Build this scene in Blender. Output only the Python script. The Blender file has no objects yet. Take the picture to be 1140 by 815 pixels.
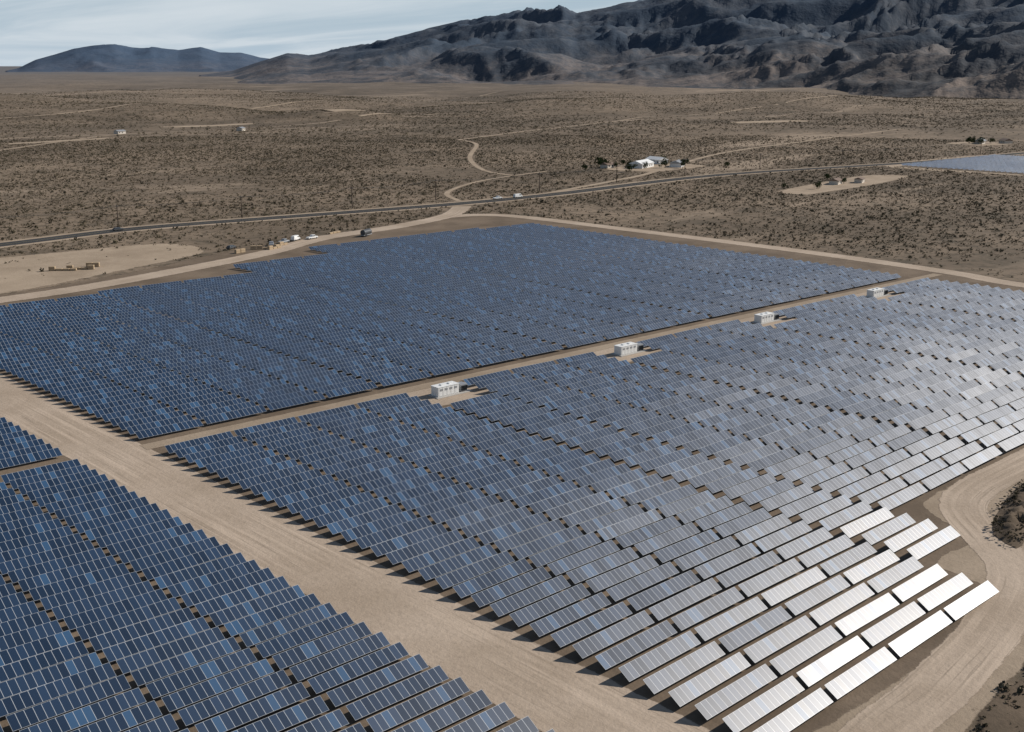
import bpy, math, random
import numpy as np
from mathutils import Vector, noise
random.seed(7); rng=np.random.default_rng(7)
R=math.radians
scene=bpy.context.scene
COL=scene.collection

# ------------------------------------------------------------------ helpers
def new_obj(name,me,parent=None):
    o=bpy.data.objects.new(name,me); COL.objects.link(o)
    if parent: o.parent=parent
    return o
def empty(name,loc=(0,0,0),rot=0):
    e=bpy.data.objects.new(name,None); COL.objects.link(e); e.location=loc; e.rotation_euler=(0,0,rot)
    e.empty_display_size=0.5
    return e
def mesh(name,verts,faces,mats=(),mi=None,smooth=False):
    me=bpy.data.meshes.new(name); me.from_pydata(verts,[],faces)
    for m in mats: me.materials.append(m)
    if mi is not None: me.polygons.foreach_set('material_index',mi)
    if smooth: me.polygons.foreach_set('use_smooth',[True]*len(me.polygons))
    me.update(); return me
def smooth(a,b,x):
    t=min(1,max(0,(x-a)/(b-a))); return t*t*(3-2*t)
class B:
    """collects boxes / prisms into one mesh"""
    def __init__(s): s.v=[];s.f=[];s.m=[]
    def box(s,x0,x1,y0,y1,z0,z1,m=0,tx=0,ty=0):
        n=len(s.v)
        s.v+=[(x0,y0,z0),(x1,y0,z0),(x1,y1,z0),(x0,y1,z0),(x0+tx,y0+ty,z1),(x1-tx,y0+ty,z1),(x1-tx,y1-ty,z1),(x0+tx,y1-ty,z1)]
        for q in ((3,2,1,0),(4,5,6,7),(0,1,5,4),(1,2,6,5),(2,3,7,6),(3,0,4,7)):
            s.f.append([n+i for i in q]); s.m.append(m)
    def cyl(s,c,r,h,axis='z',m=0,k=12,r2=None):
        r2=r if r2 is None else r2; n=len(s.v)
        for j,(t,rr) in enumerate(((0,r),(h,r2))):
            for i in range(k):
                a=2*math.pi*i/k; p,q=rr*math.cos(a),rr*math.sin(a)
                s.v.append({'z':(c[0]+p,c[1]+q,c[2]+t),'y':(c[0]+p,c[1]+t,c[2]+q),'x':(c[0]+t,c[1]+p,c[2]+q)}[axis])
        for i in range(k):
            s.f.append([n+i,n+(i+1)%k,n+k+(i+1)%k,n+k+i]); s.m.append(m)
        s.f.append([n+i for i in range(k)][::-1]); s.m.append(m)
        s.f.append([n+k+i for i in range(k)]); s.m.append(m)
    def gable(s,x0,x1,y0,y1,z0,z1,m=0):
        n=len(s.v); ym=(y0+y1)/2
        s.v+=[(x0,y0,z0),(x1,y0,z0),(x1,y1,z0),(x0,y1,z0),(x0,ym,z1),(x1,ym,z1)]
        for q in ((0,1,5,4),(2,3,4,5),(0,4,3),(1,2,5),(3,2,1,0)):
            s.f.append([n+i for i in q]); s.m.append(m)
    def obj(s,name,mats,parent=None,bevel=0):
        o=new_obj(name,mesh(name,s.v,s.f,mats,s.m),parent)
        if bevel:
            b=o.modifiers.new('bevel','BEVEL'); b.width=bevel; b.segments=2
        return o

# ------------------------------------------------------------------ materials
class N:
    def __init__(s,mat):
        s.t=mat.node_tree; s.n=s.t.nodes
    def new(s,ty,**k):
        n=s.n.new(ty)
        for a,b in k.items():
            setattr(n,a,b)
        return n
    def l(s,a,b): s.t.links.new(a,b)
    def val(s,x,sock):
        if isinstance(x,bpy.types.NodeSocket): s.l(x,sock)
        else: sock.default_value = x
    def math(s,op,a,b=0.0,c=None,clamp=False):
        n=s.new('ShaderNodeMath',operation=op); n.use_clamp=clamp
        s.val(a,n.inputs[0]); s.val(b,n.inputs[1])
        if c is not None: s.val(c,n.inputs[2])
        return n.outputs[0]
    def noise(s,vec,scale,detail=4,rough=.55,dist=0):
        n=s.new('ShaderNodeTexNoise'); n.inputs['Scale'].default_value=scale
        n.inputs['Detail'].default_value=detail; n.inputs['Roughness'].default_value=rough
        n.inputs['Distortion'].default_value=dist
        if vec is not None: s.l(vec,n.inputs['Vector'])
        return n.outputs['Fac']
    def ramp(s,fac,a,b):
        n=s.new('ShaderNodeMapRange'); n.interpolation_type='SMOOTHSTEP'; s.l(fac,n.inputs[0]); n.inputs[1].default_value=a; n.inputs[2].default_value=b
        return n.outputs[0]
    def mix(s,fac,a,b):
        n=s.new('ShaderNodeMix',data_type='RGBA')
        s.val(fac,n.inputs[0])
        for x,so in ((a,n.inputs[6]),(b,n.inputs[7])):
            if isinstance(x,tuple): so.default_value=(*x,1)
            else: s.l(x,so)
        return n.outputs[2]
def mat(name):
    m=bpy.data.materials.new(name); m.use_nodes=True
    n=N(m); b=m.node_tree.nodes['Principled BSDF']; b.inputs['Roughness'].default_value=.9
    b.inputs['Specular IOR Level'].default_value=.15
    return m,n,b
def simple(name,c,rough=.6,metal=0,var=.15,scale=3,spec=.4):
    m,n,b=mat(name)
    co=n.new('ShaderNodeTexCoord').outputs['Object']
    f=n.noise(co,scale,3)
    n.l(n.mix(f,tuple(x*(1-var) for x in c),tuple(min(1,x*(1+var)) for x in c)),b.inputs['Base Color'])
    b.inputs['Roughness'].default_value=rough; b.inputs['Metallic'].default_value=metal
    b.inputs['Specular IOR Level'].default_value=spec
    return m
def gpos(n):
    return n.new('ShaderNodeNewGeometry').outputs['Position']

def m_desert():
    m,n,b=mat('desert_soil'); P=gpos(n)
    big=n.ramp(n.noise(P,.0011,4,.6,.4),.38,.62)
    mid=n.ramp(n.noise(P,.008,4,.65),.38,.68)
    c=n.mix(big,(.125,.095,.066),(.215,.163,.114))
    c=n.mix(n.math('MULTIPLY',mid,.55),c,(.30,.228,.162))
    fine=n.ramp(n.noise(P,.16,4,.75),.48,.60)
    c=n.mix(n.math('MULTIPLY',fine,.6),c,(.066,.054,.036))
    far=n.ramp(n.noise(P,.03,5,.8),.50,.60)
    c=n.mix(n.math('MULTIPLY',far,.48),c,(.072,.059,.041))
    mp=n.new('ShaderNodeMapping'); mp.inputs['Rotation'].default_value=(0,0,R(30)); mp.inputs['Scale'].default_value=(.35,1.6,1)
    n.l(P,mp.inputs[0])
    w=n.ramp(n.noise(mp.outputs[0],.0035,5,.7,.8),.57,.65)
    c=n.mix(n.math('MULTIPLY',w,.6),c,(.36,.28,.205))
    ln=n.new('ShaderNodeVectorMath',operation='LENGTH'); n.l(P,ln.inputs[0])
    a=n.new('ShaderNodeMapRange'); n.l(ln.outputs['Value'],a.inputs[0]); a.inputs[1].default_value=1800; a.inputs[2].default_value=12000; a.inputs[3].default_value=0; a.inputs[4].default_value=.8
    c=n.mix(a.outputs[0],c,(.13,.132,.14))  # distance haze painted into the soil colour, greyer further out
    n.l(c,b.inputs['Base Color'])
    return m
def m_dirt(name,c1,c2,edge=True,tracks=False,fr=(.35,.65)):
    m,n,b=mat(name); P=gpos(n)
    f=n.ramp(n.noise(P,.05,4,.65),.3,.7)
    c=n.mix(f,c1,c2)
    f2=n.ramp(n.noise(P,.9,5,.8),.42,.72)
    c=n.mix(n.math('MULTIPLY',f2,.28),c,tuple(x*.5 for x in c1))
    uv=n.new('ShaderNodeUVMap').outputs[0]
    if tracks:
        mp=n.new('ShaderNodeMapping'); mp.inputs['Scale'].default_value=(1.1,.02,1); n.l(uv,mp.inputs[0])
        wob=n.ramp(n.noise(P,.03,3,.6),.35,.6)
        t=n.ramp(n.noise(mp.outputs[0],.8,4,.6,.6),.42,.66)
        c=n.mix(n.math('MULTIPLY',n.math('MULTIPLY',t,.6),wob),c,tuple(min(1,x*1.22) for x in c2))
        t2=n.ramp(n.noise(mp.outputs[0],2.1,2,.6,.5),.56,.68)
        c=n.mix(n.math('MULTIPLY',n.math('MULTIPLY',t2,.5),wob),c,tuple(x*.55 for x in c1))
    n.l(c,b.inputs['Base Color'])
    bu=n.new('ShaderNodeBump'); bu.inputs['Strength'].default_value=.5; bu.inputs['Distance'].default_value=.2
    n.l(n.noise(P,1.3,3,.7),bu.inputs['Height']); n.l(bu.outputs[0],b.inputs['Normal'])
    if edge:
        at=n.new('ShaderNodeAttribute',attribute_name='edge')
        e=n.math('ADD',n.math('MULTIPLY',at.outputs['Fac'],1.6),n.math('MULTIPLY',n.math('SUBTRACT',n.noise(P,.35,4,.7),.5),1.3))
        a=n.ramp(e,*fr)
        tr=n.new('ShaderNodeBsdfTransparent'); mx=n.new('ShaderNodeMixShader')
        n.l(a,mx.inputs[0]); n.l(tr.outputs[0],mx.inputs[1]); n.l(b.outputs[0],mx.inputs[2])
        n.l(mx.outputs[0],m.node_tree.nodes['Material Output'].inputs[0])
    return m
def m_panel():
    m,n,b=mat('pv_glass')
    uv=n.new('ShaderNodeUVMap').outputs[0]
    s=n.new('ShaderNodeSeparateXYZ'); n.l(uv,s.inputs[0]); u,v=s.outputs[0],s.outputs[1]
    fu=n.math('FRACT',u)
    du=n.math('ABSOLUTE',n.math('SUBTRACT',fu,.5)); dv=n.math('ABSOLUTE',n.math('SUBTRACT',v,.5))
    frame=n.math('MAXIMUM',n.math('GREATER_THAN',du,.466),n.math('GREATER_THAN',dv,.483))
    cu=n.math('ABSOLUTE',n.math('SUBTRACT',n.math('FRACT',n.math('MULTIPLY',fu,6)),.5))
    cv=n.math('ABSOLUTE',n.math('SUBTRACT',n.math('FRACT',n.math('MULTIPLY',v,12)),.5))
    cell=n.math('GREATER_THAN',n.math('MAXIMUM',cu,cv),.46)
    wn=n.new('ShaderNodeTexWhiteNoise',noise_dimensions='2D')
    fl=n.new('ShaderNodeVectorMath',operation='FLOOR'); n.l(uv,fl.inputs[0]); n.l(fl.outputs[0],wn.inputs['Vector'])
    c=n.mix(wn.outputs['Value'],(.005,.017,.042),(.011,.037,.088))
    hot=n.math('GREATER_THAN',wn.outputs['Value'],.92)
    c=n.mix(n.math('MULTIPLY',hot,.5),c,(.04,.12,.24))
    c=n.mix(n.math('MULTIPLY',cell,.3),c,(.055,.11,.18))
    c=n.mix(frame,c,(.38,.405,.43))
    n.l(c,b.inputs['Base Color'])
    r=n.math('ADD',n.math('MULTIPLY',wn.outputs['Value'],.07),.34)
    n.l(r,b.inputs['Roughness'])
    b.inputs['Specular IOR Level'].default_value=.68
    return m
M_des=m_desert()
M_pad=m_dirt('graded_soil',(.125,.093,.065),(.205,.155,.11))
M_road=m_dirt('dirt_road_surface',(.35,.275,.205),(.45,.362,.28),tracks=True)
M_track=m_dirt('dirt_track_surface',(.30,.232,.165),(.40,.315,.23))
M_verge=m_dirt('compacted_verge',(.27,.21,.15),(.36,.285,.21))
M_scrubsoil=m_dirt('scrub_soil',(.075,.057,.039),(.15,.112,.078))
M_asph=m_dirt('asphalt',(.04,.04,.042),(.055,.054,.053),fr=(.0,.3))
M_glass=m_panel()
M_alu=simple('galvanised_steel',(.33,.34,.35),.45,.6)
M_back=simple('panel_backsheet',(.26,.26,.27),.7)
M_white=simple('white_paint',(.74,.74,.72),.5)
M_grey=simple('grey_metal',(.32,.33,.34),.5,.3)
M_dark=simple('dark_metal',(.06,.065,.07),.5)
M_tan=simple('tan_timber',(.40,.30,.19),.8)
M_wood=simple('weathered_pole_wood',(.08,.058,.042),.9)
M_conc=simple('concrete',(.42,.40,.37),.9)
M_roofb=simple('brown_roof',(.17,.12,.09),.8)
M_glz=simple('window_glass',(.03,.04,.05),.1,spec=.6)
M_rub=simple('tyre_rubber',(.03,.03,.03),.9)
M_stucco=simple('stucco_wall',(.55,.50,.43),.9)
M_line=simple('road_paint',(.5,.42,.2),.7)
M_leaf=simple('scrub_foliage',(.066,.058,.037),.9,var=.4,scale=1.5,spec=.1)
M_leaf2=simple('dry_scrub_foliage',(.14,.115,.074),.9,var=.35,scale=1.5,spec=.1)
M_tree=simple('tree_foliage',(.045,.06,.025),.9,var=.4,scale=1.0,spec=.1)

# ------------------------------------------------------------------ terrain height
def gh(x,y):
    r=math.hypot(x-250,y-250)
    a=smooth(420,2600,r)
    if a<=0: return 0.0
    f=1-smooth(9000,16000,r)
    h=noise.fractal(Vector((x*.0011,y*.0011,3.1)),.8,2.1,4)*20*a
    h+=noise.fractal(Vector((x*.005,y*.005,7.7)),.9,2.1,3)*3.2*a
    for (cx,cy,hh,ww) in ((1021,1454,16,90),(900,1700,14,160),(1500,1500,20,200),(700,2100,16,200),(1900,1300,24,220)):
        d2=((x-cx)**2+(y-cy)**2)/(ww*ww)
        if d2<6: h+=hh*math.exp(-d2)
    return h*f
def ground():
    n=360; t=np.linspace(-1,1,n); k=6.2
    s=np.sinh(t*k)/math.sinh(k)*60000
    V=[];F=[]
    for j in range(n):
        for i in range(n):
            x=300+s[i];y=350+s[j]; V.append((x,y,gh(x,y)))
    for j in range(n-1):
        for i in range(n-1):
            a=j*n+i; F.append((a,a+1,a+n+1,a+n))
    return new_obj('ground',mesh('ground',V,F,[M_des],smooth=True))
ground()

# ------------------------------------------------------------------ sheets
def catmull(P,step=4):
    out=[]
    Q=[P[0]]+list(P)+[P[-1]]
    for i in range(1,len(Q)-2):
        p0,p1,p2,p3=[np.array(q,float) for q in Q[i-1:i+3]]
        L=np.linalg.norm(p2-p1); k=max(2,int(L/step))
        for j in range(k):
            t=j/k
            out.append(.5*((2*p1)+(-p0+p2)*t+(2*p0-5*p1+4*p2-p3)*t*t+(-p0+3*p1-3*p2+p3)*t**3))
    out.append(np.array(P[-1],float)); return out
def inpoly(pts,P):
    P=np.array(P); x,y=pts[:,0],pts[:,1]; r=np.zeros(len(pts),bool); j=len(P)-1
    for i in range(len(P)):
        xi,yi=P[i];xj,yj=P[j]
        c=((yi>y)!=(yj>y))&(x<(xj-xi)*(y-yi)/(yj-yi+1e-12)+xi); r^=c; j=i
    return r
ROADS=[]
def ribbon(name,P,w,z,m,fringe=1.2,step=4,reject=True):
    C=catmull(P,step); V=[];F=[];E=[];UV=[]
    offs=[-w/2-fringe,-w/2+fringe*.3,-w/6,w/6,w/2-fringe*.3,w/2+fringe]; ed=[0,1,1,1,1,0]
    L=0
    for i,c in enumerate(C):
        a=C[max(0,i-1)];b=C[min(len(C)-1,i+1)]; d=b-a; d/=np.linalg.norm(d); nn=np.array((-d[1],d[0]))
        if i: L+=np.linalg.norm(c-C[i-1])
        for o,e in zip(offs,ed):
            p=c+nn*o; V.append((p[0],p[1],gh(p[0],p[1])+z)); E.append(e); UV.append((o,L))
    k=len(offs)
    for i in range(len(C)-1):
        for j in range(k-1):
            a=i*k+j; F.append((a+1,a,a+k,a+k+1))
    me=mesh(name,V,F,[m]); at=me.attributes.new('edge','FLOAT','POINT'); at.data.foreach_set('value',E)
    ul=me.uv_layers.new(name='UVMap')
    for l in me.loops: ul.data[l.index].uv=UV[l.vertex_index]
    if reject: ROADS.append((np.array(C),w/2+1.5))
    return new_obj(name,me)
def patch(name,P,z,m,fr=5,dome=0):
    C=np.array(catmull(list(P)+[P[0]],6)[:-1])
    lo,hi=C.min(0),C.max(0); st=max(.8,min(3.5,fr*.6)); nx=int((hi[0]-lo[0])/st)+2; ny=int((hi[1]-lo[1])/st)+2
    X,Y=np.meshgrid(lo[0]+np.arange(nx)*st,lo[1]+np.arange(ny)*st); p=np.stack([X.ravel(),Y.ravel()],1)
    ins=inpoly(p,C); dm=np.full(len(p),1e9)
    for i in range(len(C)):
        a,b=C[i-1],C[i]; d=b-a; L=d@d
        if L<1e-9: continue
        t=np.clip(((p-a)@d)/L,0,1); dm=np.minimum(dm,np.linalg.norm(p-(a+t[:,None]*d),axis=1))
    sd=np.where(ins,dm,-dm); E=np.clip(sd/fr,0,1)
    V=[]
    for (x,y),e,dd in zip(p,E,sd):
        h=gh(x,y)+z
        if dome and dd>0: h+=dome*smooth(0,1,dd/3.2)*max(.15,.8+1.1*noise.fractal(Vector((x*.3,y*.3,0)),.8,2.1,4))
        V.append((x,y,h))
    F=[]
    sdg=sd.reshape(ny,nx)
    for j in range(ny-1):
        for i in range(nx-1):
            if max(sdg[j,i],sdg[j,i+1],sdg[j+1,i],sdg[j+1,i+1])>0:
                a=j*nx+i; F.append((a,a+1,a+nx+1,a+nx))
    me=mesh(name,V,F,[m],smooth=True); at=me.attributes.new('edge','FLOAT','POINT'); at.data.foreach_set('value',E.astype(np.float32))
    me.uv_layers.new(name='UVMap')
    return new_obj(name,me)
PAD=[(-60,20),(119,50),(145,53),(170,60),(205,66),(245,76),(330,80),(412,84),(412,160),(418,262),(415,358),(412,430),(396,452),(330,440),(240,428),(190,410),(120,395),(20,385),(-60,380)]
BARE=[(60,398),(136,396),(193,413),(235,432),(232,468),(163,478),(100,484),(60,480)]
BERM=[(176,69),(196,72),(215,80),(206,82),(190,79),(179,75)]
patch('graded_pad',PAD,.02,M_pad,6)
patch('compacted_verge',[(100,47),(119,50),(145,53),(170,60),(205,67),(245,77),(330,81),(408,84),(408,91),(240,90),(183,90),(178,77),(160,76),(157,63),(120,62.5),(98,62.5)],.035,M_verge,2)
patch('bare_soil',BARE,.03,M_track,8)
patch('earth_berm',BERM,.08,M_scrubsoil,1.2,1.6)
patch('scrub_soil_bank',[(112,10),(119,49),(145,52),(172,58),(206,64),(246,74),(330,78),(420,80),(470,10)],.05,M_scrubsoil,3,.5)
EX=[[(600,380),(690,385),(760,400),(740,425),(660,418),(600,405)],[(650,540),(720,545),(725,590),(680,600),(640,580)],
    [(985,1420),(1050,1425),(1060,1490),(1000,1500)],[(1090,505),(1150,500),(1160,545),(1100,550)],
    [(420,1150),(520,1160),(540,1185),(430,1175)],[(700,1350),(830,1380),(820,1410),(700,1390)],[(1250,900),(1380,880),(1390,915),(1270,930)]]
for e in EX: patch('bare_soil',e,.12,M_track,8)

ribbon('dirt_road',[(91.5,20),(91.5,62),(91.5,150),(91.5,260),(91.5,392)],13.0,.055,M_road,1.2)
ribbon('dirt_road',[(60,28),(100,54),(127,57.5),(147,60),(166,65),(176,73.5),(186,83),(198,86.5),(225,86.5),(300,86.5),(404,88)],6.5,.068,M_road,1.3)
ribbon('dirt_road',[(405,89),(405,168),(411,198),(414,262),(411,358),(407,425),(396,446),(375,452)],7,.075,M_road,1.5)
ribbon('dirt_road',[(91,388),(150,388),(200,398),(250,413),(290,432),(340,440),(384,455),(415,480)],8,.09,M_road,2)
HW=[(-500,400),(-200,450),(60,500),(178,510),(243,518),(311,508),(415,491),(497,488),(667,496),(850,460),(1036,442),(1400,420),(2200,420)]
ribbon('road_shoulder',HW,15,.10,M_track,3,8)
ribbon('highway',HW,9.5,.16,M_asph,.4,8)
ribbon('highway_centre_line',HW,.12,.18,M_line,.02,8,False)
ribbon('dirt_track',[(560,590),(571,635),(640,730),(765,863),(800,930)],2.6,.14,M_track,1.2,8)
ribbon('dirt_track',[(430,500),(455,540),(520,580),(600,600)],2.0,.14,M_track,1.2,8)
ribbon('dirt_track',[(497,495),(620,530),(690,560),(900,640),(1300,700)],3,.13,M_track,1.5,8)
ribbon('dirt_track',[(300,1000),(582,1241),(800,1300),(1300,1500)],4,.15,M_track,1.5,10)
ribbon('dirt_track',[(190,1500),(700,1700),(1500,2100),(2200,2300)],6,.15,M_track,1.5,12)
ribbon('dirt_track',[(800,930),(1000,1000),(1500,1150),(2200,1200)],4,.15,M_track,1.5,12)

# ------------------------------------------------------------------ solar arrays
PIT=4.0; COLW=15.12; TL=14.25
def shear(u,v):
    return v-.045*min(1.3,max(0,(v-64)/150))*(u-99)
TILT=R(31); HW_=1.10
class Arr:
    def __init__(s): s.v=[];s.f=[];s.m=[];s.uv=[];s.k=0
    def table(s,u0,v,L=TL,z0=1.28,sh=True):
        u1=u0+L
        va,vb=(shear(u0,v),shear(u1,v)) if sh else (v,v)
        um=(u0+u1)/2
        nz=noise.noise(Vector((um*.02,v*.03,0)))
        t=TILT+R(2.0*nz+random.gauss(0,.6))
        za=z0+.3*noise.noise(Vector((u0*.02,v*.02,5))); zb=z0+.3*noise.noise(Vector((u1*.02,v*.02,5)))+random.gauss(0,.05)
        c,si=math.cos(t)*HW_,math.sin(t)*HW_
        n=(0,-math.sin(t)*.05,math.cos(t)*.05)
        b=len(s.v)
        top=[(u0,va-c,za-si),(u1,vb-c,zb-si),(u1,vb+c,zb+si),(u0,va+c,za+si)]
        s.v+=top+[(p[0]-n[0],p[1]-n[1],p[2]-n[2]) for p in top]
        F=[(0,1,2,3),(7,6,5,4),(0,4,5,1),(1,5,6,2),(2,6,7,3),(3,7,4,0)]
        s.k+=1; o=(s.k*17)%4096
        for i,q in enumerate(F):
            s.f.append([b+a for a in q]); s.m.append(0 if i==0 else (2 if i==1 else 1))
            s.uv+=([(o,0),(o+14,0),(o+14,1),(o,1)] if i==0 else [(0,0)]*4)
        for fr in (.07,.36,.64,.93):
            x=u0+L*fr; y=va+(vb-va)*fr; z=za+(zb-za)*fr-.06
            s.bx(x-.07,x+.07,y-.07,y+.07,0,z)
    def bx(s,x0,x1,y0,y1,z0,z1):
        b=len(s.v)
        s.v+=[(x0,y0,z0),(x1,y0,z0),(x1,y1,z0),(x0,y1,z0),(x0,y0,z1),(x1,y0,z1),(x1,y1,z1),(x0,y1,z1)]
        for q in ((0,1,5,4),(1,2,6,5),(2,3,7,6),(3,0,4,7)):
            s.f.append([b+a for a in q]); s.m.append(1); s.uv+=[(0,0)]*4
    def obj(s,name):
        me=mesh(name,s.v,s.f,[M_glass,M_alu,M_back],s.m)
        ul=me.uv_layers.new(name='UVMap'); ul.data.foreach_set('uv',np.array(s.uv,dtype=np.float32).ravel())
        return new_obj(name,me)
INV_U=[169,230,290,350]
main=Arr(); upper=Arr(); near=Arr(); nearu=Arr()
for k in range(19):
    u0=99.3+COLW*k
    vmin=64 if k<4 else (78 if k<5 else 92)
    vmax=372 if k<4 else (378 if k<8 else (397 if k<11 else (418 if k<17 else 414)))
    v=vmin+1
    L_=TL-(.75 if k%4==3 else 0)
    while v<209:
        bay=any(u0<=iu<u0+COLW for iu in INV_U) and v>194
        if not bay: main.table(u0,v,L_)
        v+=PIT
    v=218
    while v<vmax:
        upper.table(u0,v,L_); v+=PIT
for k in range(6):
    u0=84-COLW*(k+1)+.5
    v=45.
    while v<210: near.table(u0,v); v+=PIT
    v=218
    while v<372: nearu.table(u0,v); v+=PIT
main.obj('solar_panel_array'); upper.obj('solar_panel_array'); near.obj('solar_panel_array'); nearu.obj('solar_panel_array')
far=Arr()
for k in range(10):
    v=352
    while v<448:
        far.table(826+15.1*k,v+ -0.25*k*2,sh=False); v+=PIT
far.obj('solar_panel_array')
patch('graded_pad',[(816,344),(985,344),(990,452),(820,456)],.1,M_track,4)

# ------------------------------------------------------------------ inverter stations
def inverter(u):
    v=shear(u,203.5)
    e=empty('inverter_station',(u,v,0),-.035)
    b=B(); b.box(-5.2,5.2,-2.0,2.0,.0,.22); b.obj('slab',[M_conc],e)
    b=B(); b.box(-4.6,1.6,-1.3,1.3,.23,2.45,0)
    b.box(-4.7,1.7,-1.4,1.4,2.453,2.58,0)
    b.obj('enclosure',[M_white],e,.04)
    b=B()
    for i in range(5): b.box(-4.3+i*1.18,-3.3+i*1.18,-1.345,-1.303,.4,2.25,0)
    for i in range(4): b.box(-4.0+i*1.4,-3.2+i*1.4,-1.39,-1.348,1.6,2.1,1)
    b.obj('doors',[M_white,M_grey],e)
    b=B(); b.box(2.3,4.3,-1.1,1.1,.23,2.0,0); b.box(2.5,4.1,1.103,1.5,.5,1.8,1)
    for i in range(6): b.box(2.5+i*.3,2.56+i*.3,-1.4,-1.103,.5,1.7,1)
    b.obj('transformer',[M_grey,M_dark],e,.03)
    b=B(); b.box(-2.9,-1.9,-.4,.4,2.583,2.8,0); b.box(-.6,.4,-.4,.4,2.583,2.8,0); b.obj('roof_vents',[M_white],e)
for u in INV_U: inverter(u)
for u in INV_U:
    vv=shear(u,203)
    patch('inverter_pad',[(u-13,vv-6),(u+8,vv-6.5),(u+9,vv+8),(u-13,vv+9)],.05,M_road,1.5)
ribbon('service_road',[(98,shear(98,212.7)),(150,shear(150,212.7)),(250,shear(250,212.7)),(350,shear(350,212.7)),(404,shear(404,212.7))],3.0,.085,M_verge,.7,6)

# ------------------------------------------------------------------ poles, buildings, vehicles
def pole(x,y,rot,h=11.5):
    e=empty('utility_pole',(x,y,gh(x,y)),rot)
    b=B(); b.cyl((0,0,-.5),.27,h+.5,'z',0,10,.18); b.obj('shaft',[M_wood],e)
    b=B(); b.box(-.08,.08,-1.5,1.5,h-1.0,h-.82,0); b.box(.13,.2,-1.0,1.0,h-2.1,h-1.95,0)
    for yy in (-1.35,-.7,.7,1.35): b.cyl((0,yy,h-.815),.07,.28,'z',1,8,.04)
    b.obj('crossarm',[M_wood,M_grey],e)
PL=[(40,508),(110,518),(174,522),(238,523),(301,518),(366,514),(426,516),(500,506),(575,510),(650,513),(730,506),(810,486),(900,468),(990,460)]
for i,(x,y) in enumerate(PL):
    a=PL[max(0,i-1)];c=PL[min(len(PL)-1,i+1)]
    pole(x,y,math.atan2(c[1]-a[1],c[0]-a[0]))
V=[];F=[]
for i in range(len(PL)-1):
    (x0,y0),(x1,y1)=PL[i],PL[i+1]; d=Vector((x1-x0,y1-y0)).normalized(); nx,ny=-d.y,d.x
    for o in (-1.35,-.7,.7,1.35):
        for s in range(8):
            P=[]
            for t in (s/8,(s+1)/8):
                z0,z1=gh(x0,y0)+10.95,gh(x1,y1)+10.95
                P.append((x0+(x1-x0)*t+nx*o,y0+(y1-y0)*t+ny*o,z0+(z1-z0)*t-4*t*(1-t)*1.2))
            n=len(V)
            for p in P: V+=[p,(p[0],p[1],p[2]+.03),(p[0]+nx*.03,p[1]+ny*.03,p[2])]
            F+=[(n,n+1,n+4,n+3),(n+1,n+2,n+5,n+4),(n+2,n,n+3,n+5)]
new_obj('power_lines',mesh('power_lines',V,F,[M_dark]))

def house(x,y,rot,L=16,W=9,h=3.2,wall=M_white,roof=M_white,name='ranch_house'):
    e=empty(name,(x,y,gh(x,y)),rot)
    b=B(); b.box(-L/2,L/2,-W/2,W/2,-.6,h); b.obj('walls',[wall],e)
    b=B(); b.gable(-L/2-.5,L/2+.5,-W/2-.6,W/2+.6,h+.003,h+W*.22); b.obj('roof',[roof],e)
    b=B()
    for i in range(int(L//4)):
        xx=-L/2+2+i*4
        for sg in (-1,1):
            y0=sg*(W/2+.003); b.box(xx-.7,xx+.7,min(y0,y0+sg*.05),max(y0,y0+sg*.05),1,2.3,0)
    b.obj('windows',[M_glz],e)
    b=B(); b.box(L/2+.003,L/2+.06,-.5,.5,0,2.1); b.obj('door',[M_roofb],e)
def tree(x,y,s=5):
    e=empty('tree',(x,y,gh(x,y)))
    b=B(); b.cyl((0,0,-.3),.22,s*.55,'z',0,8,.1)
    b.obj('trunk',[M_wood],e)
    V=[];F=[]
    cl=[(random.gauss(0,s*.2),random.gauss(0,s*.2),s*.6+random.gauss(0,s*.14),s*random.uniform(.16,.28)) for _ in range(9)]
    for c in cl:
        for _ in range(70):
            d=Vector((random.gauss(0,1),random.gauss(0,1),random.gauss(0,1))).normalized()*c[3]*random.uniform(.6,1.1)
            p=Vector(c[:3])+d; a=Vector((random.gauss(0,1),random.gauss(0,1),random.gauss(0,1))).normalized()*s*.045
            bb=a.cross(Vector((random.random(),random.random(),random.random()))).normalized()*s*.04
            n=len(V); V+=[p-a,p+bb,p+a,p-bb]; F.append((n,n+1,n+2,n+3))
    new_obj('crown',mesh('crown',V,F,[M_tree]),e)
house(676,575,.3,22,11); house(700,560,.5,14,9,3,M_white,M_grey); house(655,590,.1,10,7,2.6,M_stucco,M_roofb); house(712,590,1.4,16,9,3.4,M_white,M_white)
house(1124,524,.2,16,8,3,M_stucco,M_grey); house(1150,510,.9,12,8,3,M_stucco,M_roofb)
house(671,406,.3,11,6,2.6,M_stucco,M_roofb,'shed'); house(690,400,.3,7,5,2.6,M_stucco,M_roofb,'shed')
house(582,1255,.3,11,7,3,M_stucco,M_grey); house(720,1230,.6,9,7,3,M_stucco,M_grey)
for i in range(18): tree(680+random.gauss(0,30),575+random.gauss(0,18),random.uniform(4,7))
for i in range(7): tree(1124+random.gauss(0,30),524+random.gauss(0,12),random.uniform(4,7))
for i in range(5): tree(668+random.gauss(0,22),404+random.gauss(0,7),random.uniform(3,5))

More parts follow.
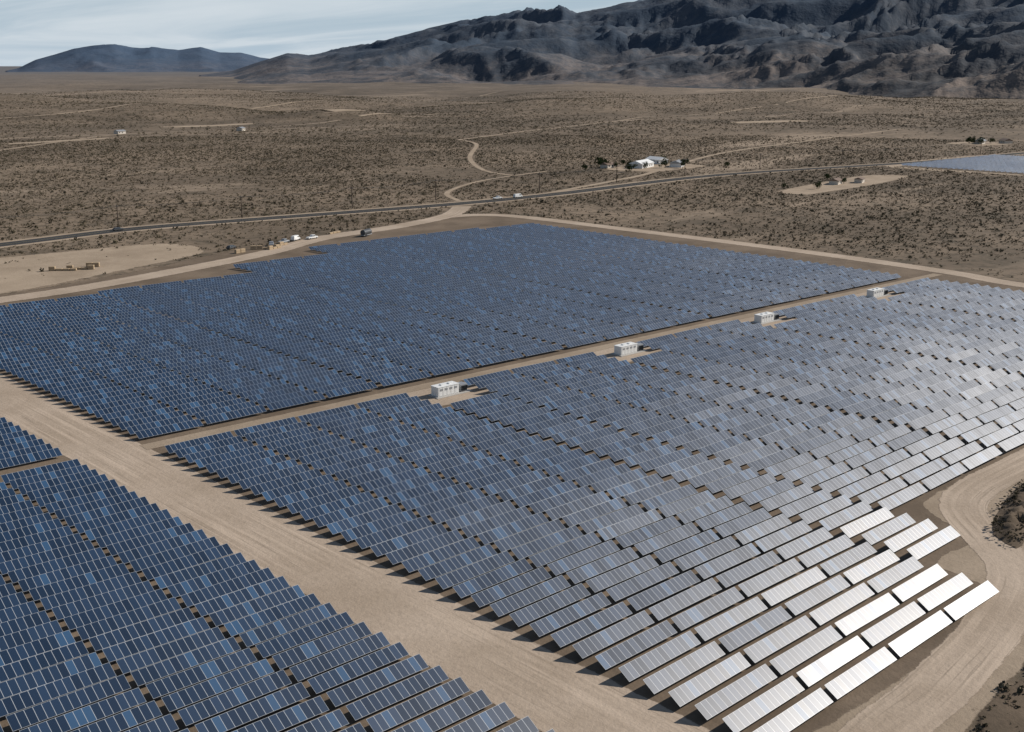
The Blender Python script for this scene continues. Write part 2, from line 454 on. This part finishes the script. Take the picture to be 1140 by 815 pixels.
def car(name,x,y,rot,body,L=5,W=1.9,van=False,pick=False):
    e=empty(name,(x,y,gh(x,y)+.17),rot)
    b=B(); b.box(-L/2,L/2,-W/2,W/2,.38,1.0,0)
    if van: b.box(-L/2+.02,L/2-.9,-W/2+.02,W/2-.02,1.003,2.15,0,.18,.1)
    elif pick: b.box(-.6,L/2-1.3,-W/2+.03,W/2-.03,1.003,1.75,0,.35,.14)
    else: b.box(-L/2+.3,L/2-1.2,-W/2+.03,W/2-.03,1.003,1.5,0,.5,.16)
    b.obj('body',[body],e,.09)
    b=B()
    if van: b.box(L/2-1.02,L/2-.94,-W/2+.25,W/2-.25,1.3,1.95); b.box(.4,L/2-1.3,-W/2-.0,W/2+.0,1.35,1.9,0,.1,.04)
    elif pick: b.box(-.35,L/2-1.6,-W/2+.02,W/2-.02,1.15,1.6,0,.15,.09)
    else: b.box(-L/2+.7,L/2-1.55,-W/2+.05,W/2-.05,1.1,1.42,0,.2,.1)
    b.obj('windows',[M_glz],e)
    b=B()
    for xx in (-L/2+.85,L/2-.85):
        for yy in (-W/2-.02,W/2-.22): b.cyl((xx,yy,.36),.36,.24,'y',0,14)
    b.obj('wheels',[M_rub],e)
car('pickup_truck',452,491.8,-.1,M_white,5.6,2,pick=True); car('cargo_van',466,489.5,-.05,M_white,5.8,2,van=True)
car('pickup_truck',270,431,.3,M_grey,5.6,2,pick=True); car('pickup_truck',286,433,.2,M_white,5.6,2,pick=True)
car('pickup_truck',262,428,1.0,M_grey,5.6,2,pick=True); car('cargo_van',278,434,.5,M_white,5.4,1.9,van=True)
car('sedan',245,432,.5,M_dark); car('pickup_truck',140,425,.7,M_white,5.6,2,pick=True); car('sedan',235,517,.0,M_dark)

def tank(x,y,rot):
    e=empty('water_tank_trailer',(x,y,gh(x,y)),rot)
    b=B(); b.cyl((-3,0,1.9),1.25,6,'x',0,18); b.obj('tank',[M_dark],e)
    b=B(); b.box(-3.3,3.6,-1,1,.6,.85); b.box(3.6,5,-.1,.1,.6,.75)
    b.obj('chassis',[M_grey],e)
    b=B()
    for xx in (-2.3,-1.3):
        for yy in (-1.2,.95): b.cyl((xx,yy,.45),.45,.28,'y',0,14)
    b.obj('wheels',[M_rub],e)
tank(309,424,.4)
def crates(x,y,rot,n):
    e=empty('crate_stack',(x,y,gh(x,y)),rot)
    b=B()
    for i in range(n):
        xx=i*2.6
        for k in range(random.randint(1,2)):
            z=.06+k*.82
            for s in (-1,0,1): b.box(xx,xx+2.3,s*.5-.07,s*.5+.07,z,z+.12,0)
            b.box(xx,xx+2.3,-.6,.6,z+.123,z+.78,0)
    b.obj('crates',[M_tan],e,.03)
for (x,y,r,n) in ((168,432,-.7,4),(174,430,-.7,4),(182,431,-.7,2),(255,419,.3,3),(262,425,.3,3),(300,440,.3,3),(250,425,-.5,3),(240,420,.2,2)): crates(x,y,r,n)

# ------------------------------------------------------------------ vegetation
def shrub_mesh(name,k,mats):
    V=[];F=[];MI=[]
    cl=[(random.gauss(0,.32),random.gauss(0,.32),random.uniform(.15,.55),random.uniform(.3,.5)) for _ in range(4)]
    for c in cl:
        for _ in range(k//4):
            d=Vector((random.gauss(0,1),random.gauss(0,1),random.gauss(0,.8))).normalized()*c[3]*random.uniform(.4,1.05)
            p=Vector(c[:3])+d; p.z=max(.02,p.z)
            a=Vector((random.gauss(0,1),random.gauss(0,1),random.gauss(0,1))).normalized()*.17
            bb=a.cross(Vector((random.random(),random.random(),random.random()))).normalized()*.14
            n=len(V); V+=[p-a,p+bb,p+a,p-bb]; F.append((n,n+1,n+2,n+3)); MI.append(0 if random.random()<.65 else 1)
    return mesh(name,V,F,mats,MI)
TH=R(46.7)
def sample(n,r0,r1,a=33):
    r=np.sqrt(rng.uniform(r0*r0,r1*r1,n)); b=np.radians(rng.uniform(-a,a,n))
    az=TH-b; return np.stack([r*np.cos(az),r*np.sin(az)],1)
def keep(p):
    k=~(inpoly(p,PAD)&~inpoly(p,BERM))
    k&=~(inpoly(p,BARE)&(rng.random(len(p))<.96))
    k&=~inpoly(p,[(816,344),(985,344),(990,452),(820,456)])
    for e in EX: k&=~inpoly(p,e)
    for C,w in ROADS:
        S=C[::2] if len(C)>30 else C
        m=np.full(len(p),1e9)
        for i in range(0,len(S)-1):
            a,b=S[i],S[i+1]; lo=np.minimum(a,b)-w;hi=np.maximum(a,b)+w
            idx=np.where((p[:,0]>lo[0])&(p[:,0]<hi[0])&(p[:,1]>lo[1])&(p[:,1]<hi[1]))[0]
            if len(idx)==0: continue
            q=p[idx]; d=b-a; t=np.clip(((q-a)@d)/(d@d),0,1); m[idx]=np.minimum(m[idx],np.linalg.norm(q-(a+t[:,None]*d),axis=1))
        k&=m>w
    return p[k]
def scatter(name,pts,sizes,me,lift=0):
    V=[];F=[]
    for (x,y),s in zip(pts,sizes):
        a=random.uniform(0,6.28); h=gh(x,y)-.05*s+lift; c,d=math.cos(a)*s*.5,math.sin(a)*s*.5; n=len(V)
        V+=[(x+c,y+d,h),(x-d,y+c,h),(x-c,y-d,h),(x+d,y-c,h)]; F.append((n,n+1,n+2,n+3))
    o=new_obj(name,mesh(name,V,F,[M_leaf]))
    o.instance_type='FACES'; o.use_instance_faces_scale=True; o.instance_faces_scale=1.0
    o.show_instancer_for_render=False; o.show_instancer_for_viewport=False
    ch=new_obj('shrub',me,o)
    return o
def clumpf(p,s,th):
    v=np.array([noise.noise(Vector((x*s,y*s,1.3))) for x,y in p]); return v+rng.normal(0,.35,len(p))>th
P1=keep(np.concatenate([sample(150000,100,1300),sample(3000,60,260)])); P1=P1[clumpf(P1,.012,-.35)]
P2=keep(sample(85000,1300,3000,31)); P2=P2[clumpf(P2,.004,-.15)]
q=np.array_split(P1,3)
for i,pp in enumerate(q):
    scatter('desert_scrub',pp,rng.gamma(2.4,.28,len(pp))+.4,shrub_mesh('shrub',[36,28,40][i],[M_leaf,M_leaf2]))
for i,pp in enumerate(np.array_split(P2,2)):
    scatter('desert_scrub',pp,rng.gamma(4,.3,len(pp))+.8,shrub_mesh('shrub',24,[M_leaf,M_leaf2]))
cp=np.stack([rng.uniform(100,420,6500),rng.uniform(20,84,6500)],1); cp=cp[~inpoly(cp,PAD)]
scatter('desert_scrub',cp,rng.gamma(1.6,.2,len(cp))+.2,shrub_mesh('shrub',90,[M_leaf,M_leaf2]),.3)
bp=np.stack([rng.uniform(174,217,900),rng.uniform(68,83,900)],1); bp=bp[inpoly(bp,BERM)]
scatter('desert_scrub',bp,rng.gamma(2,.14,len(bp))+.2,shrub_mesh('shrub',70,[M_leaf,M_leaf2]),1.1)

# ------------------------------------------------------------------ mountains
def m_mtn():
    m,n,b=mat('mountain_rock'); P=gpos(n)
    s=n.new('ShaderNodeSeparateXYZ'); n.l(P,s.inputs[0])
    f=n.ramp(n.noise(P,.0022,6,.75,.5),.42,.59)
    low=n.mix(f,(.075,.063,.050),(.23,.175,.13))
    high=n.mix(f,(.034,.044,.054),(.10,.095,.088))
    hz=n.new('ShaderNodeMapRange'); n.l(n.math('ADD',s.outputs[2],n.math('MULTIPLY',n.math('SUBTRACT',n.noise(P,.001,4,.6),.5),300)),hz.inputs[0]); hz.inputs[1].default_value=30; hz.inputs[2].default_value=170
    c=n.mix(hz.outputs[0],low,high)
    f2=n.ramp(n.noise(P,.014,5,.85),.48,.58)
    c=n.mix(n.math('MULTIPLY',f2,.5),c,(.034,.039,.040))
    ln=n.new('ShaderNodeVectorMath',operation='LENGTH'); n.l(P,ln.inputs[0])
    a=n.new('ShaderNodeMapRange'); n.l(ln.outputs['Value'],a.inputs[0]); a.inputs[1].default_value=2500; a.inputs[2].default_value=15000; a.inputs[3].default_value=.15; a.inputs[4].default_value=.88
    c=n.mix(a.outputs[0],c,(.062,.098,.155))  # blue aerial haze mixed into the rock colour by distance, no real atmosphere
    n.l(c,b.inputs['Base Color'])
    bu=n.new('ShaderNodeBump'); bu.inputs['Strength'].default_value=.8; bu.inputs['Distance'].default_value=20
    n.l(n.noise(P,.006,5,.65),bu.inputs['Height']); n.l(bu.outputs[0],b.inputs['Normal'])
    return m
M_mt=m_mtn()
F_=1287.
def prof(tab,x):
    return float(np.interp(x,[t[0] for t in tab],[t[1] for t in tab]))
SIL=[(-400,90),(200,86),(260,77),(290,66),(320,56),(345,58),(380,50),(430,39),(480,26),(540,12),(560,8),(600,5),(625,3),(640,8),(680,2),(720,-6),(760,-18),(850,-36),(950,-44),(1140,-46),(1500,-30)]
SILA=[(-400,80),(0,79),(20,75),(40,66),(60,61),(85,54),(110,50),(130,48),(150,51),(170,49),(200,54),(225,51),(245,57),(270,58),(290,63),(330,68),(400,80)]
MID=[(300,80),(380,76),(470,68),(560,58),(620,52),(700,42),(800,34),(900,28),(1000,24),(1140,20),(1500,20)]
def mountains():
    nb=800; nr=300
    bs=np.linspace(-43,43,nb); rs=np.geomspace(2400,19000,nr)
    V=[]
    def rng_(r,x,y,Rc,Wf,Wb,Hr,k,car,z,wx):
        if Hr<=4: return -30
        q=r+wx
        g=smooth(Rc-Wf,Rc,q) if q<Rc else 1-smooth(Rc,Rc+Wb,q)
        if g<=0: return -30
        wp=noise.noise(Vector((x*k*1.3,y*k*1.3,z+3)))*.45
        rd=noise.ridged_multi_fractal(Vector((x*k+wp,y*k-wp,z)),.95,2.2,7,1.0,2.0)
        rd=min(1.8,rd)/1.72
        base=min(1,g**1.1)
        return Hr*(base*(1-car*.45)+car*(rd-.42)*math.sqrt(g)*(1-.55*g))-30*(1-g)
    for r in rs:
        for bd in bs:
            bb=math.radians(bd); az=TH-bb; x,y=r*math.cos(az),r*math.sin(az)
            px=570+F_*math.tan(bb)/.9677
            wx=noise.noise(Vector((x*.0004,y*.0004,2)))*450+noise.noise(Vector((x*.0013,y*.0013,6)))*200
            h=-25.
            e=(72-prof(SIL,px))/F_; R1=8200
            h=max(h,rng_(r,x,y,R1,4200,3500,75+R1*e,.0013,.62,1.0,wx))
            e=(72-prof(SILA,px))/F_; R2=15000
            h=max(h,rng_(r,x,y,R2,3200,3000,75+R2*e,.0008,.45,9.0,wx))
            if px>300:
                e=(72-prof(MID,px))/F_
                st=float(np.interp(px,[300,500,700,850,1000,1140,1500],[5400,4900,4200,3700,3100,2700,2500]))
                R3=st+2100
                h=max(h,rng_(r,x,y,R3,2100,1800,(75+R3*e)*min(1,(px-300)/120),.0023,.8,4.0,wx))
            V.append((x,y,h))
    F=[]
    for j in range(nr-1):
        for i in range(nb-1):
            a=j*nb+i; F.append((a,a+nb,a+nb+1,a+1))
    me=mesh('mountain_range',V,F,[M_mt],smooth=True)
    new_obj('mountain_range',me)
mountains()

# ------------------------------------------------------------------ light, sky, camera
AZ=R(-24); EL=R(33)
sd=Vector((math.cos(EL)*math.cos(AZ),math.cos(EL)*math.sin(AZ),math.sin(EL)))
L=bpy.data.lights.new('sun','SUN'); L.energy=5.0; L.angle=R(.53); L.color=(1,.94,.865)
lo=bpy.data.objects.new('sun',L); COL.objects.link(lo); lo.rotation_euler=sd.to_track_quat('Z','Y').to_euler(); lo.location=(200,0,300)
w=bpy.data.worlds.new('World'); scene.world=w; w.use_nodes=True
n=N(w); bg=w.node_tree.nodes['Background']; bg.inputs[1].default_value=.06
sk=n.new('ShaderNodeTexSky',sky_type='NISHITA'); sk.sun_disc=False; sk.sun_elevation=EL; sk.sun_rotation=R(90)-AZ
sk.altitude=900; sk.air_density=1.0; sk.dust_density=.3; sk.ozone_density=2.0
tc=n.new('ShaderNodeTexCoord').outputs['Generated']
s=n.new('ShaderNodeSeparateXYZ'); n.l(tc,s.inputs[0])
zz=n.math('ADD',n.math('MAXIMUM',s.outputs[2],0),.06)
cx=n.new('ShaderNodeCombineXYZ'); n.l(n.math('DIVIDE',s.outputs[0],zz),cx.inputs[0]); n.l(n.math('DIVIDE',s.outputs[1],zz),cx.inputs[1])
mp=n.new('ShaderNodeMapping'); mp.inputs['Rotation'].default_value=(0,0,R(-40)); mp.inputs['Scale'].default_value=(.9,.35,1); n.l(cx.outputs[0],mp.inputs[0])
cl=n.ramp(n.noise(mp.outputs[0],.6,7,.58,.6),.34,.70)
lowc=n.new('ShaderNodeMapRange'); n.l(s.outputs[2],lowc.inputs[0]); lowc.inputs[1].default_value=0; lowc.inputs[2].default_value=.25; lowc.inputs[3].default_value=1; lowc.inputs[4].default_value=.08
base=n.mix(n.math('MULTIPLY',lowc.outputs[0],.9),sk.outputs[0],(7.4,9.4,11.4))
cl=n.math('MULTIPLY',n.math('MULTIPLY',cl,.8),lowc.outputs[0])
n.l(n.mix(cl,base,(12.0,12.8,13.4)),bg.inputs[0])

cam=bpy.data.cameras.new('camera'); co=bpy.data.objects.new('camera',cam); COL.objects.link(co)
co.location=(0,0,75); co.rotation_euler=(R(90-14.61),0,TH-R(90))
cam.sensor_width=36; cam.lens=36*1287/1140; cam.clip_start=.5; cam.clip_end=120000
scene.camera=co
scene.view_settings.view_transform='Standard'; scene.view_settings.look='None'; scene.view_settings.exposure=0
